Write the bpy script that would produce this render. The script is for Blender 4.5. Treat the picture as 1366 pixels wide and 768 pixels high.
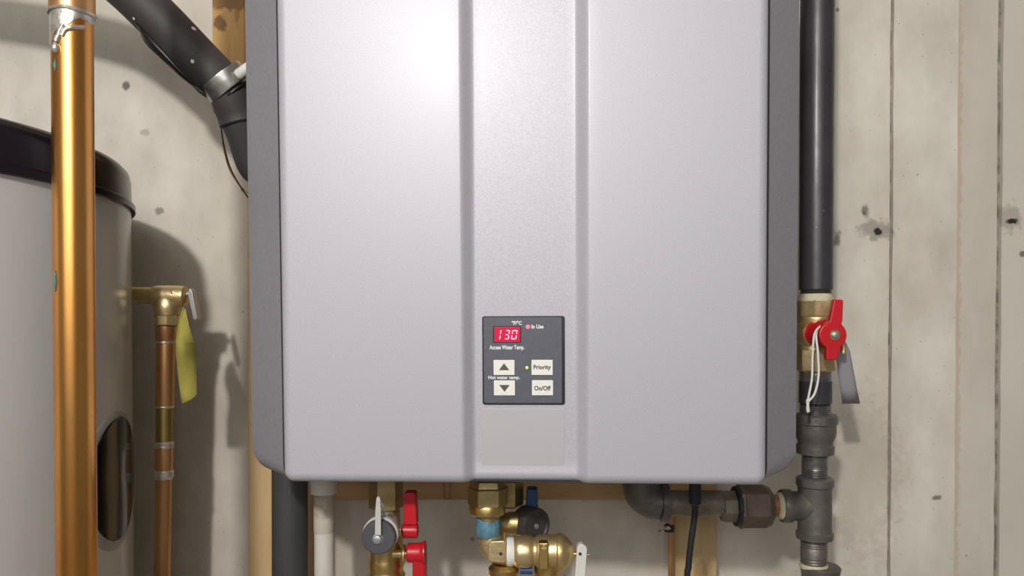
import bpy, bmesh, math, random
from mathutils import Vector, Matrix, Euler
random.seed(7)
PI = math.pi
for o in list(bpy.data.objects): bpy.data.objects.remove(o)
SC = bpy.context.scene
COL = SC.collection
# ------------------------------------------------------------------ camera
F, CX, CY, PITCH = 1024.0, 683.0, 444.0, math.radians(0.8)
cam_d = bpy.data.cameras.new('camera'); cam = bpy.data.objects.new('camera', cam_d); COL.objects.link(cam)
cam_d.sensor_width = 36.0; cam_d.lens = 36.0*F/1366.0
cam_d.shift_y = (CY-384.0)/1366.0
cam_d.clip_start = 0.01; cam_d.clip_end = 50
cam.location = (0, 0, 0); cam.rotation_euler = (PI/2-PITCH, 0, 0)
SC.camera = cam
# ------------------------------------------------------------------ world, lights, exposure
w = bpy.data.worlds.new('world'); SC.world = w; w.use_nodes = True
w.node_tree.nodes['Background'].inputs[0].default_value = (0.86, 0.88, 1.0, 1)
w.node_tree.nodes['Background'].inputs[1].default_value = 0.3
def light(name, kind, loc, energy, col, size=0.1, target=None, sy=None, spread=None):
    d = bpy.data.lights.new(name, kind); o = bpy.data.objects.new(name, d); COL.objects.link(o)
    d.energy = energy; d.color = col; o.location = loc
    if kind == 'AREA':
        d.size = size
        if sy: d.shape = 'RECTANGLE'; d.size_y = sy
        if spread: d.spread = spread
    else: d.shadow_soft_size = size
    if target is not None: o.rotation_euler = (Vector(target)-Vector(loc)).to_track_quat('-Z', 'Y').to_euler()
    return o
light('work_lamp', 'POINT', (-0.29, -0.6, 0.61), 46, (1.0, 0.97, 0.92), 0.035)
light('ceiling_fill', 'AREA', (-0.4, -1.3, 1.1), 13, (1.0, 0.96, 0.90), 1.2, (0.4, 0.9, -0.2), 0.5)
light('room_fill', 'AREA', (-0.3, -2.2, 0.65), 17, (0.95, 0.96, 1.0), 2.4, (0, 0.8, 0.0), 0.9)
vs = SC.view_settings
vs.view_transform = 'Standard'; vs.look = 'None'; vs.exposure = 0.0; vs.gamma = 1.0; vs.use_curve_mapping = False

# ------------------------------------------------------------------ pixel helpers (1366x768 frame -> world)
_c, _s = math.cos(PITCH), math.sin(PITCH)
def P(px, py, Y):
    u = (px-CX)/F; v = (CY-py)/F
    d = Vector((u, _c+v*_s, -_s+v*_c))
    return d*(Y/d.y)
def S(Y): return Y/F
# ------------------------------------------------------------------ materials
def mat(name, c1, c2=None, metal=0.0, rough=0.5, scale=8.0, stretch=(1, 1, 1), bump=0.0, bscale=60.0, rough2=None,
        detail=6.0, lo=0.35, hi=0.65, spots=None, emit=None, coat=0.0, spec=None, extra=None, bdist=0.001):
    m = bpy.data.materials.new(name); m.use_nodes = True
    nt = m.node_tree; N = nt.nodes; L = nt.links; b = N['Principled BSDF']
    b.inputs['Metallic'].default_value = metal; b.inputs['Roughness'].default_value = rough
    b.inputs['Base Color'].default_value = (*c1, 1)
    if coat: b.inputs['Coat Weight'].default_value = coat; b.inputs['Coat Roughness'].default_value = 0.22
    if spec is not None: b.inputs['Specular IOR Level'].default_value = spec
    tc = N.new('ShaderNodeTexCoord'); mp = N.new('ShaderNodeMapping'); mp.inputs['Scale'].default_value = stretch
    L.new(tc.outputs['Object'], mp.inputs[0])
    col = None
    if c2 is not None:
        n = N.new('ShaderNodeTexNoise'); n.inputs['Scale'].default_value = scale; n.inputs['Detail'].default_value = detail
        n.inputs['Roughness'].default_value = 0.6
        L.new(mp.outputs[0], n.inputs['Vector'])
        r = N.new('ShaderNodeMapRange'); r.inputs[1].default_value = lo; r.inputs[2].default_value = hi
        L.new(n.outputs['Fac'], r.inputs[0])
        mx = N.new('ShaderNodeMix'); mx.data_type = 'RGBA'
        mx.inputs['A'].default_value = (*c1, 1); mx.inputs['B'].default_value = (*c2, 1)
        L.new(r.outputs[0], mx.inputs['Factor']); col = mx.outputs['Result']
        if rough2 is not None:
            rr = N.new('ShaderNodeMapRange'); rr.inputs[1].default_value = lo; rr.inputs[2].default_value = hi
            rr.inputs[3].default_value = rough; rr.inputs[4].default_value = rough2
            L.new(n.outputs['Fac'], rr.inputs[0]); L.new(rr.outputs[0], b.inputs['Roughness'])
    def over(colin, fac, c):
        mx = N.new('ShaderNodeMix'); mx.data_type = 'RGBA'; mx.inputs['B'].default_value = (*c, 1)
        if colin is None: mx.inputs['A'].default_value = (*c1, 1)
        else: L.new(colin, mx.inputs['A'])
        L.new(fac, mx.inputs['Factor']); return mx.outputs['Result']
    if spots:                                   # list of (voronoi scale, radius, colour, randomness threshold)
        for (sc, rad, c, keep) in spots:
            v = N.new('ShaderNodeTexVoronoi'); v.inputs['Scale'].default_value = sc
            L.new(tc.outputs['Object'], v.inputs['Vector'])
            a = N.new('ShaderNodeMath'); a.operation = 'LESS_THAN'
            L.new(v.outputs['Distance'], a.inputs[0])
            sp = N.new('ShaderNodeSeparateColor'); L.new(v.outputs['Color'], sp.inputs[0])
            rm = N.new('ShaderNodeMapRange'); rm.inputs[3].default_value = rad*0.35; rm.inputs[4].default_value = rad*1.1
            L.new(sp.outputs[1], rm.inputs[0]); L.new(rm.outputs[0], a.inputs[1])
            k = N.new('ShaderNodeMath'); k.operation = 'LESS_THAN'; k.inputs[1].default_value = keep
            L.new(sp.outputs[0], k.inputs[0])
            mu = N.new('ShaderNodeMath'); mu.operation = 'MULTIPLY'
            L.new(a.outputs[0], mu.inputs[0]); L.new(k.outputs[0], mu.inputs[1])
            col = over(col, mu.outputs[0], c)
    if extra: col = extra(nt, tc, over, col)
    if col is not None: L.new(col, b.inputs['Base Color'])
    if bump:
        n2 = N.new('ShaderNodeTexNoise'); n2.inputs['Scale'].default_value = bscale; n2.inputs['Detail'].default_value = 5
        L.new(mp.outputs[0], n2.inputs['Vector'])
        bp = N.new('ShaderNodeBump'); bp.inputs['Strength'].default_value = bump; bp.inputs['Distance'].default_value = bdist
        L.new(n2.outputs['Fac'], bp.inputs['Height']); L.new(bp.outputs[0], b.inputs['Normal'])
    if emit:
        b.inputs['Emission Color'].default_value = (*emit[0], 1); b.inputs['Emission Strength'].default_value = emit[1]
    return m

def marks(specs):                               # irregular stains at fixed places on the wall (centre, half sizes, colour, amount)
    def fn(nt, tc, over, col):
        N, L = nt.nodes, nt.links
        nz = N.new('ShaderNodeTexNoise'); nz.inputs['Scale'].default_value = 130; nz.inputs['Detail'].default_value = 5
        L.new(tc.outputs['Object'], nz.inputs['Vector'])
        for (c, h, colr, amt) in specs:
            mp = N.new('ShaderNodeMapping'); mp.vector_type = 'TEXTURE'
            mp.inputs['Location'].default_value = c; mp.inputs['Scale'].default_value = (h[0], 1.0, h[1])
            L.new(tc.outputs['Object'], mp.inputs[0])
            ln = N.new('ShaderNodeVectorMath'); ln.operation = 'LENGTH'; L.new(mp.outputs[0], ln.inputs[0])
            ad = N.new('ShaderNodeMath'); ad.operation = 'MULTIPLY_ADD'; ad.inputs[1].default_value = 2.2; 
            L.new(nz.outputs['Fac'], ad.inputs[0]); L.new(ln.outputs['Value'], ad.inputs[2])
            r = N.new('ShaderNodeMapRange'); r.inputs[1].default_value = 1.75; r.inputs[2].default_value = 2.25
            r.inputs[3].default_value = amt; r.inputs[4].default_value = 0.0
            L.new(ad.outputs[0], r.inputs[0]); col = over(col, r.outputs[0], colr)
        return col
    return fn
def lin(r, g, b):
    f = lambda v: (v/255/12.92 if v/255 <= 0.04045 else ((v/255+0.055)/1.055)**2.4)
    return (f(r), f(g), f(b))
CW = 0.95
def at(px, py, Y=CW): p = P(px, py, Y); return (p.x, p.y, p.z)
concrete_marks = marks([
    (at(1168, 307), (0.022, 0.013), lin(120, 110, 102), 0.55), (at(1171, 309), (0.006, 0.004), lin(50, 42, 38), 1.0),
    (at(1117, 318), (0.006, 0.010), lin(110, 102, 95), 0.8), (at(1154, 282), (0.005, 0.008), lin(100, 95, 88), 0.8),
    (at(1250, 664), (0.006, 0.004), lin(100, 95, 88), 0.8), (at(1150, 640), (0.05, 0.10), lin(170, 155, 140), 0.25),
    (at(168, 114), (0.006, 0.006), lin(105, 100, 95), 0.9), (at(193, 176), (0.006, 0.005), lin(165, 160, 152), 0.6),
    (at(1313, 217), (0.006, 0.006), lin(135, 128, 118), 0.8), (at(212, 281), (0.006, 0.005), lin(140, 134, 128), 0.8),
    ])
M = {}
PITS = [(60, 0.14, lin(150, 143, 132), 0.07), (170, 0.16, lin(165, 158, 147), 0.10)]
M['concrete'] = mat('poured_concrete', lin(232, 226, 214), lin(196, 188, 175), rough=0.88, scale=11, stretch=(1, 1, 0.6), bump=0.35, bscale=45,
                    lo=0.3, hi=0.7, detail=12, spots=PITS, extra=concrete_marks, bdist=0.002)
M['concrete_dark'] = mat('poured_concrete_gray', lin(219, 212, 200), lin(190, 182, 169), rough=0.88, scale=6, stretch=(1, 1, 0.5), bump=0.35, bscale=45,
                    lo=0.3, hi=0.7, detail=9, spots=PITS, extra=marks([(at(1278, 400), (0.006, 0.6), lin(190, 160, 135), 0.5)]), bdist=0.002)
M['concrete_smooth'] = mat('smooth_concrete', lin(216, 210, 199), lin(204, 197, 185), rough=0.8, scale=4, bump=0.15, bscale=60, lo=0.3, hi=0.7,
                    extra=marks([(at(1348, 290), (0.014, 0.018), lin(130, 120, 110), 0.45), (at(1350, 295), (0.006, 0.003), lin(40, 34, 30), 1.0),
                                 (at(1364, 339), (0.004, 0.004), lin(110, 104, 95), 0.9)]))
M['seam'] = mat('rough_seam', lin(120, 113, 104), lin(175, 168, 158), rough=0.95, scale=60, bump=0.9, bscale=160, lo=0.4, hi=0.7)
M['plaster'] = mat('basement_plaster', (0.33, 0.32, 0.30), (0.27, 0.26, 0.245), rough=0.9, scale=3)
M['wood_ceiling'] = mat('joist_wood', (0.45, 0.32, 0.19), (0.34, 0.23, 0.13), rough=0.8, scale=3, stretch=(1, 8, 8))
M['silver'] = mat('silver_metallic_paint', (0.56, 0.54, 0.60), (0.44, 0.425, 0.475), metal=0.12, rough=0.46, coat=0.07, spec=0.35, scale=1100, detail=2, bump=0.10, bscale=700, lo=0.3, hi=0.7, bdist=0.0005)
M['casing'] = mat('satin_gray_casing', lin(149, 146, 152), lin(142, 139, 145), metal=0.2, rough=0.36, scale=300)
M['gasket'] = mat('dark_gasket', (0.03, 0.03, 0.035), rough=0.6)
M['plate'] = mat('warm_silver_plate', (0.52, 0.495, 0.52), metal=0.12, rough=0.42)
M['panel'] = mat('slate_panel', lin(88, 90, 100), lin(94, 96, 106), rough=0.42, scale=200)
M['bezel'] = mat('black_bezel', (0.02, 0.02, 0.025), rough=0.35)
M['display'] = mat('red_display', (0.25, 0.0, 0.02), rough=0.3, emit=((0.62, 0.0, 0.045), 0.8))
M['digit'] = mat('lit_digit', (1, 0.5, 0.6), emit=((1, 0.42, 0.55), 1.0))
M['print_white'] = mat('white_print', (0.86, 0.86, 0.86), rough=0.5)
M['print_dark'] = mat('dark_print', (0.09, 0.085, 0.08), rough=0.5)
M['button'] = mat('ivory_button', lin(240, 238, 231), rough=0.4)
M['led_red'] = mat('red_led', (0.9, 0.1, 0.15), emit=((1, 0.16, 0.2), 1.0))
M['led_green'] = mat('green_led', (0.4, 0.8, 0.1), emit=((0.5, 0.9, 0.12), 0.8))
M['copper'] = mat('bright_copper', (0.94, 0.48, 0.14), (0.66, 0.25, 0.06), metal=1.0, rough=0.27, rough2=0.36, scale=16, stretch=(1, 1, 0.35), bump=0.10, bscale=90, lo=0.3, hi=0.72, detail=8,
                  spots=[(90, 0.10, (0.25, 0.09, 0.03), 0.10)])
M['copper_dull'] = mat('brown_copper', (0.78, 0.44, 0.20), (0.55, 0.28, 0.12), metal=0.85, rough=0.36, scale=22, stretch=(1, 1, 0.4), bump=0.15, bscale=90)
M['copper_green'] = mat('flux_cleaned_copper', (0.48, 0.36, 0.12), (0.34, 0.26, 0.09), metal=0.9, rough=0.42, scale=26, bump=0.15)
M['solder'] = mat('solder', (0.85, 0.82, 0.76), (0.60, 0.55, 0.48), metal=0.85, rough=0.35, scale=90, bump=0.6, bscale=120, bdist=0.002)
M['verdigris'] = mat('verdigris', lin(90, 150, 140), lin(60, 110, 100), rough=0.8, scale=200)
M['brass'] = mat('brass', (0.78, 0.57, 0.24), (0.62, 0.42, 0.14), metal=1.0, rough=0.30, rough2=0.42, scale=28, bump=0.35, bscale=110, lo=0.35, hi=0.7)
M['brass_old'] = mat('aged_brass', (0.55, 0.42, 0.20), (0.36, 0.27, 0.13), metal=0.9, rough=0.38, rough2=0.5, scale=30, bump=0.5, bscale=90)
M['brass_mid'] = mat('lit_valve_brass', (0.80, 0.64, 0.36), (0.60, 0.45, 0.22), metal=0.85, rough=0.36, rough2=0.5, scale=30, bump=0.6, bscale=110)  # copy of the aged brass, lightened in its colour to look lit
M['brass_pale'] = mat('cast_brass', (0.84, 0.68, 0.40), (0.70, 0.50, 0.22), metal=0.85, rough=0.40, scale=35, bump=0.5, bscale=160)
M['iron'] = mat('black_iron_paint', (0.050, 0.046, 0.052), (0.034, 0.031, 0.036), rough=0.34, rough2=0.45, scale=30, bump=0.25, bscale=80, coat=0.15, 
                spots=[(150, 0.20, (0.16, 0.15, 0.14), 0.05)])
M['iron_cast'] = mat('cast_iron', (0.21, 0.19, 0.175), (0.145, 0.13, 0.12), metal=0.55, rough=0.46, scale=40, bump=0.7, bscale=130)
M['iron_brown'] = mat('brown_iron', (0.21, 0.15, 0.115), (0.14, 0.10, 0.08), metal=0.4, rough=0.48, scale=40, bump=0.5, bscale=120)
M['iron_dusty'] = mat('dusty_iron', (0.32, 0.28, 0.22), (0.17, 0.14, 0.11), metal=0.35, rough=0.55, scale=40, bump=0.5, bscale=120, spots=[(70, 0.2, (0.10, 0.07, 0.05), 0.2)])
M['steel_thread'] = mat('steel_thread', (0.32, 0.30, 0.31), (0.20, 0.19, 0.19), metal=0.8, rough=0.3, scale=60)
M['rust'] = mat('rusty_orange', (0.42, 0.20, 0.08), (0.25, 0.12, 0.05), metal=0.4, rough=0.5, scale=60)
M['sealant'] = mat('pale_pipe_sealant', (0.72, 0.68, 0.50), (0.55, 0.50, 0.30), rough=0.6, scale=70, bump=0.7, bscale=120, bdist=0.002)
M['foam'] = mat('black_foam_insulation', (0.058, 0.050, 0.050), (0.044, 0.038, 0.038), rough=0.62, scale=12, bump=0.15, bscale=200,
                spots=[(42, 0.16, (0.85, 0.83, 0.77), 0.45), (95, 0.10, (0.55, 0.53, 0.5), 0.08)])
M['foam_plain'] = mat('plain_black_foam', (0.070, 0.066, 0.072), (0.056, 0.052, 0.056), rough=0.6, scale=12, bump=0.2, bscale=200)
M['foam_edge'] = mat('shiny_foam_slit', (0.012, 0.010, 0.010), rough=0.25)
M['galvanized'] = mat('galvanized_band', (0.72, 0.71, 0.68), (0.50, 0.49, 0.46), metal=0.9, rough=0.34, scale=70, bump=0.5, bscale=70)
M['steel'] = mat('brushed_steel', (0.62, 0.62, 0.64), (0.52, 0.52, 0.54), metal=0.8, rough=0.4, scale=60)
M['white_lever'] = mat('white_enamel', (0.80, 0.79, 0.74), (0.72, 0.70, 0.66), rough=0.35, scale=40)
M['white_pvc'] = mat('white_pipe', (0.70, 0.67, 0.60), (0.60, 0.57, 0.50), rough=0.5, scale=20, bump=0.3)
M['white_dirty'] = mat('dirty_white_pipe', (0.58, 0.53, 0.44), (0.30, 0.25, 0.18), rough=0.7, scale=26, bump=0.6, lo=0.4, hi=0.62)
M['ptfe'] = mat('white_thread_tape', (0.85, 0.84, 0.78), rough=0.55)
M['red'] = mat('red_plastic', (0.62, 0.012, 0.022), (0.52, 0.010, 0.018), rough=0.36, scale=40, bump=0.1)
M['blue'] = mat('blue_plastic', (0.030, 0.075, 0.21), rough=0.4)
M['blue_tape'] = mat('blue_tape', (0.04, 0.16, 0.26), (0.16, 0.33, 0.40), rough=0.5, scale=70, bump=0.8, bscale=90, bdist=0.002)
M['cap_gray'] = mat('gray_rubber_cap', (0.065, 0.065, 0.075), (0.085, 0.085, 0.095), rough=0.5, scale=60, bump=0.2)
M['cap_black'] = mat('black_cap', (0.050, 0.043, 0.042), (0.07, 0.06, 0.058), rough=0.45, scale=60, bump=0.3)
M['strap'] = mat('pale_gray_strap', (0.56, 0.55, 0.52), rough=0.5)
M['tank'] = mat('gloss_gray_tank_enamel', (0.60, 0.59, 0.575), (0.57, 0.56, 0.545), rough=0.22, scale=2, spec=0.6, bump=0.25, bscale=6, bdist=0.003, stretch=(2.2, 2.2, 0.5))
M['tank_black'] = mat('gloss_black_plastic', (0.006, 0.004, 0.006), rough=0.12, spec=0.22)
M['tank_cap'] = mat('black_tank_cap', (0.010, 0.005, 0.009), rough=0.22, spec=0.16)
M['tank_halo'] = mat('gray_cover_halo', (0.36, 0.355, 0.35), rough=0.3)
M['yellow'] = mat('yellow_tag', (0.50, 0.45, 0.10), (0.42, 0.36, 0.08), rough=0.55, scale=20, bump=0.4, bscale=60)
M['yellow_pale'] = mat('pale_yellow_tag', (0.62, 0.58, 0.28), (0.52, 0.47, 0.18), rough=0.55, scale=20, bump=0.4, bscale=60)
M['gray_tag'] = mat('lavender_gray_tag', (0.37, 0.35, 0.385), rough=0.6)
M['string'] = mat('white_string', (0.82, 0.80, 0.76), rough=0.7)
M['cord'] = mat('black_cord', (0.018, 0.020, 0.023), rough=0.42)
M['wire'] = mat('dark_wire', (0.04, 0.03, 0.03), rough=0.4)
def woodmat(name, a, b, knots=()):
    return mat(name, lin(*a), lin(*b), rough=0.7, scale=9, stretch=(6, 6, 0.55), bump=0.25, bscale=18, lo=0.32, hi=0.7,
               extra=marks(knots) if knots else None)
M['pine'] = woodmat('pine', (226, 196, 148), (205, 168, 118))
M['pine_knot'] = woodmat('knotty_pine', (218, 178, 116), (190, 142, 82),
    [(at(296, 33, .90), (0.009, 0.008), lin(110, 75, 40), 0.8), (at(307, 5, .90), (0.035, 0.010), lin(120, 80, 45), 0.75), (at(318, 22, .90), (0.003, 0.016), lin(150, 110, 60), 0.6)])
M['pine_low'] = woodmat('dull_pine', (205, 178, 132), (180, 150, 106), [(at(935, 757, .912), (0.010, 0.012), lin(130, 95, 60), 0.5)])
M['pine_batten'] = mat('batten_pine', lin(205, 170, 122), lin(176, 138, 92), rough=0.7, scale=9, stretch=(0.55, 6, 6), bump=0.25, bscale=18, lo=0.32, hi=0.7)

# ------------------------------------------------------------------ mesh builder
class MB:
    def __init__(s): s.v = []; s.f = []; s.flat = set()
    def ring(s, pts): i = len(s.v); s.v += [Vector(p) for p in pts]; return list(range(i, i+len(pts)))
    def bridge(s, a, b):
        n = len(a)
        for k in range(n): s.f.append((a[k], a[(k+1) % n], b[(k+1) % n], b[k]))
    def lathe(s, o, axis, prof, seg=36, phase=0.0):
        o = Vector(o); a = Vector(axis).normalized()
        t = Vector((0, 0, 1)) if abs(a.z) < 0.9 else Vector((1, 0, 0))
        u = a.cross(t).normalized(); v = a.cross(u)
        prev = None; first = None
        for h, r in prof:
            r = max(r, 1e-5)
            rg = s.ring([o+a*h+(u*math.cos(phase+2*PI*k/seg)+v*math.sin(phase+2*PI*k/seg))*r for k in range(seg)])
            if prev: s.bridge(prev, rg)
            else: first = rg
            prev = rg
        s.f.append(tuple(reversed(first))); s.f.append(tuple(prev)); return s
    def tube(s, pts, rad, seg=16, flat=1.0):
        pts = [Vector(p) for p in pts]; n = len(pts)
        if not hasattr(rad, '__len__'): rad = [rad]*n
        t0 = (pts[1]-pts[0]).normalized(); ref = Vector((0, 1, 0)) if abs(t0.y) < 0.9 else Vector((1, 0, 0))
        u = t0.cross(ref).normalized(); prev = None; first = None
        for i in range(n):
            t = (pts[min(i+1, n-1)]-pts[max(i-1, 0)]).normalized()
            u = (u-t*u.dot(t)).normalized(); v = t.cross(u)
            rg = s.ring([pts[i]+(u*math.cos(2*PI*k/seg)+v*math.sin(2*PI*k/seg)*flat)*rad[i] for k in range(seg)])
            if prev: s.bridge(prev, rg)
            else: first = rg
            prev = rg
        s.f.append(tuple(reversed(first))); s.f.append(tuple(prev)); return s
    def box(s, lo, hi):
        x0, y0, z0 = lo; x1, y1, z1 = hi
        a = s.ring([(x0, y0, z0), (x1, y0, z0), (x1, y1, z0), (x0, y1, z0)])
        b = s.ring([(x0, y0, z1), (x1, y0, z1), (x1, y1, z1), (x0, y1, z1)])
        s.bridge(a, b); s.f.append(tuple(reversed(a))); s.f.append(tuple(b)); return s
    def prism(s, pts, off):                     # polygon (world points) extruded by vector off
        a = s.ring(pts); b = s.ring([Vector(p)+Vector(off) for p in pts])
        s.bridge(a, b); s.f.append(tuple(reversed(a))); s.f.append(tuple(b)); return s
    def pxprism(s, poly, Y, th): return s.prism([P(x, y, Y) for x, y in poly], (0, th, 0))
W = {}
def obj(name, mb, m, parent=None, bevel=0.0, segs=2, ang=38, label=None, solid=0.0, kind=None, sub=0, local=False):
    me = bpy.data.meshes.new(name)
    vs_ = mb.v
    if parent is not None and not local:
        inv = W[parent.name].inverted(); vs_ = [inv @ v for v in vs_]
    me.from_pydata([tuple(v) for v in vs_], [], mb.f); me.validate()
    bm = bmesh.new(); bm.from_mesh(me); bmesh.ops.recalc_face_normals(bm, faces=bm.faces); bm.to_mesh(me); bm.free()
    me.polygons.foreach_set('use_smooth', [not solid]*len(me.polygons))
    me.set_sharp_from_angle(angle=math.radians(ang))
    o = bpy.data.objects.new(name, me); COL.objects.link(o)
    me.materials.append(M[m] if isinstance(m, str) else m)
    if parent is not None: o.parent = parent; W[o.name] = W[parent.name]
    else: W[o.name] = Matrix.Identity(4)
    if sub:
        x = o.modifiers.new('sub', 'SUBSURF'); x.levels = x.render_levels = sub
    if solid:
        x = o.modifiers.new('solid', 'SOLIDIFY'); x.thickness = solid; x.offset = 0
    if bevel:
        x = o.modifiers.new('bevel', 'BEVEL'); x.width = bevel; x.segments = segs; x.limit_method = 'ANGLE'; x.angle_limit = math.radians(35)
        x.harden_normals = True
    if label: o['label'] = label
    if kind: o['kind'] = kind
    return o
def thing(name, label, cat, loc=(0, 0, 0), rot=None, group=None):
    o = bpy.data.objects.new(name, None); COL.objects.link(o); o.empty_display_size = 0.02
    o.location = loc
    if rot: o.rotation_euler = rot
    W[o.name] = Matrix.Translation(Vector(loc)) @ (Euler(rot).to_matrix().to_4x4() if rot else Matrix.Identity(4))
    o['label'] = label; o['category'] = cat
    if group: o['group'] = group
    return o
def tag(o, label, cat, group=None):
    o['label'] = label; o['category'] = cat
    if group: o['group'] = group
    return o
def spline(pts, n=10):
    pts = [Vector(p) for p in pts]; q = [pts[0]*2-pts[1]]+pts+[pts[-1]*2-pts[-2]]; out = []
    for i in range(1, len(q)-2):
        a, b, c, d = q[i-1:i+3]
        for k in range(n):
            t = k/n; out.append(0.5*((2*b)+(c-a)*t+(2*a-5*b+4*c-d)*t*t+(3*b-a-3*c+d)*t**3))
    out.append(pts[-1]); return out
def vl(px, Y, prof, seg=36, phase=0.0, mb=None):  # vertical turned shape from (y pixel, half width pixel)
    mb = mb or MB(); o = P(px, prof[0][0], Y)
    pr = [(P(px, y, Y).z-o.z, h*S(Y)) for y, h in prof]
    return mb.lathe(o, (0, 0, 1), pr, seg, phase)
def hl(py, Y, prof, seg=36, phase=0.0, mb=None):  # horizontal turned shape from (x pixel, half width pixel)
    mb = mb or MB(); o = P(prof[0][0], py, Y)
    pr = [(P(x, py, Y).x-o.x, h*S(Y)) for x, h in prof]
    return mb.lathe(o, (1, 0, 0), pr, seg, phase)
def thread(y0, y1, r, n, d=0.9):
    out = []
    for k in range(n):
        a = y0+(y1-y0)*k/n; b = y0+(y1-y0)*(k+0.5)/n
        out += [(a, r), (b, r-d)]
    return out+[(y1, r)]

# ------------------------------------------------------------------ room shell
RX, RY, RZ0, RZ1 = 2.2, -2.6, -1.25, 1.2
obj('floor', MB().box((-RX, RY, RZ0-0.1), (RX, CW+0.1, RZ0)), 'plaster', kind='structure')
obj('ceiling', MB().box((-RX, RY, RZ1), (RX, CW+0.1, RZ1+0.05)), 'plaster', kind='structure')
obj('wall_left', MB().box((-RX-0.1, RY, RZ0), (-RX, CW+0.1, RZ1)), 'plaster', kind='structure')
obj('wall_right', MB().box((RX, RY, RZ0), (RX+0.1, CW+0.1, RZ1)), 'plaster', kind='structure')
obj('wall_front', MB().box((-RX, RY-0.1, RZ0), (RX, RY, RZ1)), 'plaster', kind='structure')
wb = obj('wall_back', MB().box((-RX, CW+0.006, RZ0), (RX, CW+0.1, RZ1)), 'seam', kind='structure')
def panel(px0, px1, dy, m, x0=None, x1=None):
    a = x0 if x0 is not None else P(px0, 430, CW).x
    b = x1 if x1 is not None else P(px1, 430, CW).x
    rnd = random.Random(int(px0 or 1)); mb = MB()   # slightly ragged poured edges
    n = 60; zs = [RZ0+(RZ1-RZ0)*k/n for k in range(n+1)]
    L_ = [a+rnd.uniform(-.0006, .0006) for _ in zs]; R_ = [b+rnd.uniform(-.0006, .0006) for _ in zs]
    f0 = mb.ring([(x, CW+dy, z) for x, z in zip(L_, zs)]); f1 = mb.ring([(x, CW+dy, z) for x, z in zip(R_, zs)])
    b0 = mb.ring([(x, CW+0.0062, z) for x, z in zip(L_, zs)]); b1 = mb.ring([(x, CW+0.0062, z) for x, z in zip(R_, zs)])
    for k in range(n):
        mb.f += [(f0[k], f1[k], f1[k+1], f0[k+1]), (b0[k], f0[k], f0[k+1], b0[k+1]), (f1[k], b1[k], b1[k+1], f1[k+1])]
    return obj('concrete_panel', mb, m, wb, ang=20)
panel(None, 1185.3, 0, 'concrete', x0=-RX)
panel(1190.2, 1275.8, 0.0006, 'concrete')
panel(1276.2, 1331, 0.0042, 'concrete_dark')
panel(1336, None, 0.0005, 'concrete_smooth', x1=0.95)
panel(10, None, 0.0, 'concrete', x0=0.955, x1=1.03)
panel(11, None, 0.0035, 'concrete_dark', x0=1.03, x1=1.09)
panel(12, None, 0.0, 'concrete', x0=1.095, x1=RX)

# ------------------------------------------------------------------ framing lumber
SF = 0.912
def board(name, x0, x1, z0, z1, y0, y1, m, label, cat='lumber', bev=0.002):
    t = obj(name, MB().box((x0, y0, z0), (x1, y1, z1)), m, bevel=bev); return tag(t, label, cat)
xs0 = P(331, 700, SF).x; zb = P(600, 667, SF).z
board('wooden_stud', xs0, xs0+0.089, RZ0, RZ1, SF, CW-0.0005, 'pine', 'long pale pine stud on the concrete behind the left edge of the water heater')
board('wooden_block', P(285, 60, .90).x, P(328, 60, .90).x, P(300, 152, .90).z, 0.62, 0.895, SF-0.0005, 'pine_knot', 'short knotty pine board at top left behind the black hose')
xr0 = P(900, 730, SF).x; xr1 = P(957, 730, SF).x
board('wooden_batten', xs0+0.0895, xr1, zb, zb+0.089, SF, CW-0.0005, 'pine_batten', 'horizontal pine batten just under the bottom edge of the water heater')
board('wooden_stud', xr0, xr1, RZ0, zb-0.0005, SF, CW-0.0005, 'pine_low', 'short wooden stud below the heater behind the black power cord')

# ------------------------------------------------------------------ water heater
UR = (math.radians(1.237), math.radians(-0.2245), math.radians(-3.0))
UT = Vector((0.0077, 0.67, -0.1422))
heater = thing('water_heater', 'large silver gray tankless water heater with digital control panel on the wall', 'water heater', UT, UR)
UM = W[heater.name]; UI = UM.inverted()
def U(px, py, dep=0.0):                          # pixel -> heater-local point on plane y = dep
    o = UI @ Vector((0, 0, 0)); d = (UI @ P(px, py, 1.0)) - o
    return o + d*((dep-o.y)/d.y)
HW = 0.21274; TOP = 0.56
R1 = 0.010; RC = 0.010
xa, xb = U(613, 330).x, U(632.5, 330).x; xc, xd = U(766.5, 330).x, U(787.5, 330).x
REC = 0.0105
def sm(t): t = max(0, min(1, t)); return t*t*(3-2*t)
def recess(x, z):
    f = sm((TOP-0.006-z)/0.006)*(0.8+0.2*sm(z/0.02))
    def wall(x, a, b):                            # fillet - straight slope - fillet
        t = max(0, min(1, (x-a)/(b-a))); q = 0.35; k = 1/(1-q)
        if t < q: return k*t*t/(2*q)
        if t > 1-q: return 1-k*(1-t)**2/(2*q)
        return k*(t-q/2)
    return REC*f*(wall(x, xa, xb)-wall(x, xc, xd))
us = []
def seg_(a, b, n): return [a+(b-a)*k/n for k in range(n)]
us = seg_(-HW, -HW+R1, 10)+seg_(-HW+R1, xa, 14)+seg_(xa, xb, 22)+seg_(xb, xc, 14)+seg_(xc, xd, 22)+seg_(xd, HW-R1, 14)+seg_(HW-R1, HW, 10)+[HW]
zs = seg_(0, 0.002, 5)+seg_(0.002, R1, 14)+seg_(R1, 0.03, 6)+seg_(0.03, TOP-0.03, 20)+seg_(TOP-0.03, TOP, 12)+[TOP]
mb = MB(); rows = []
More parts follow.
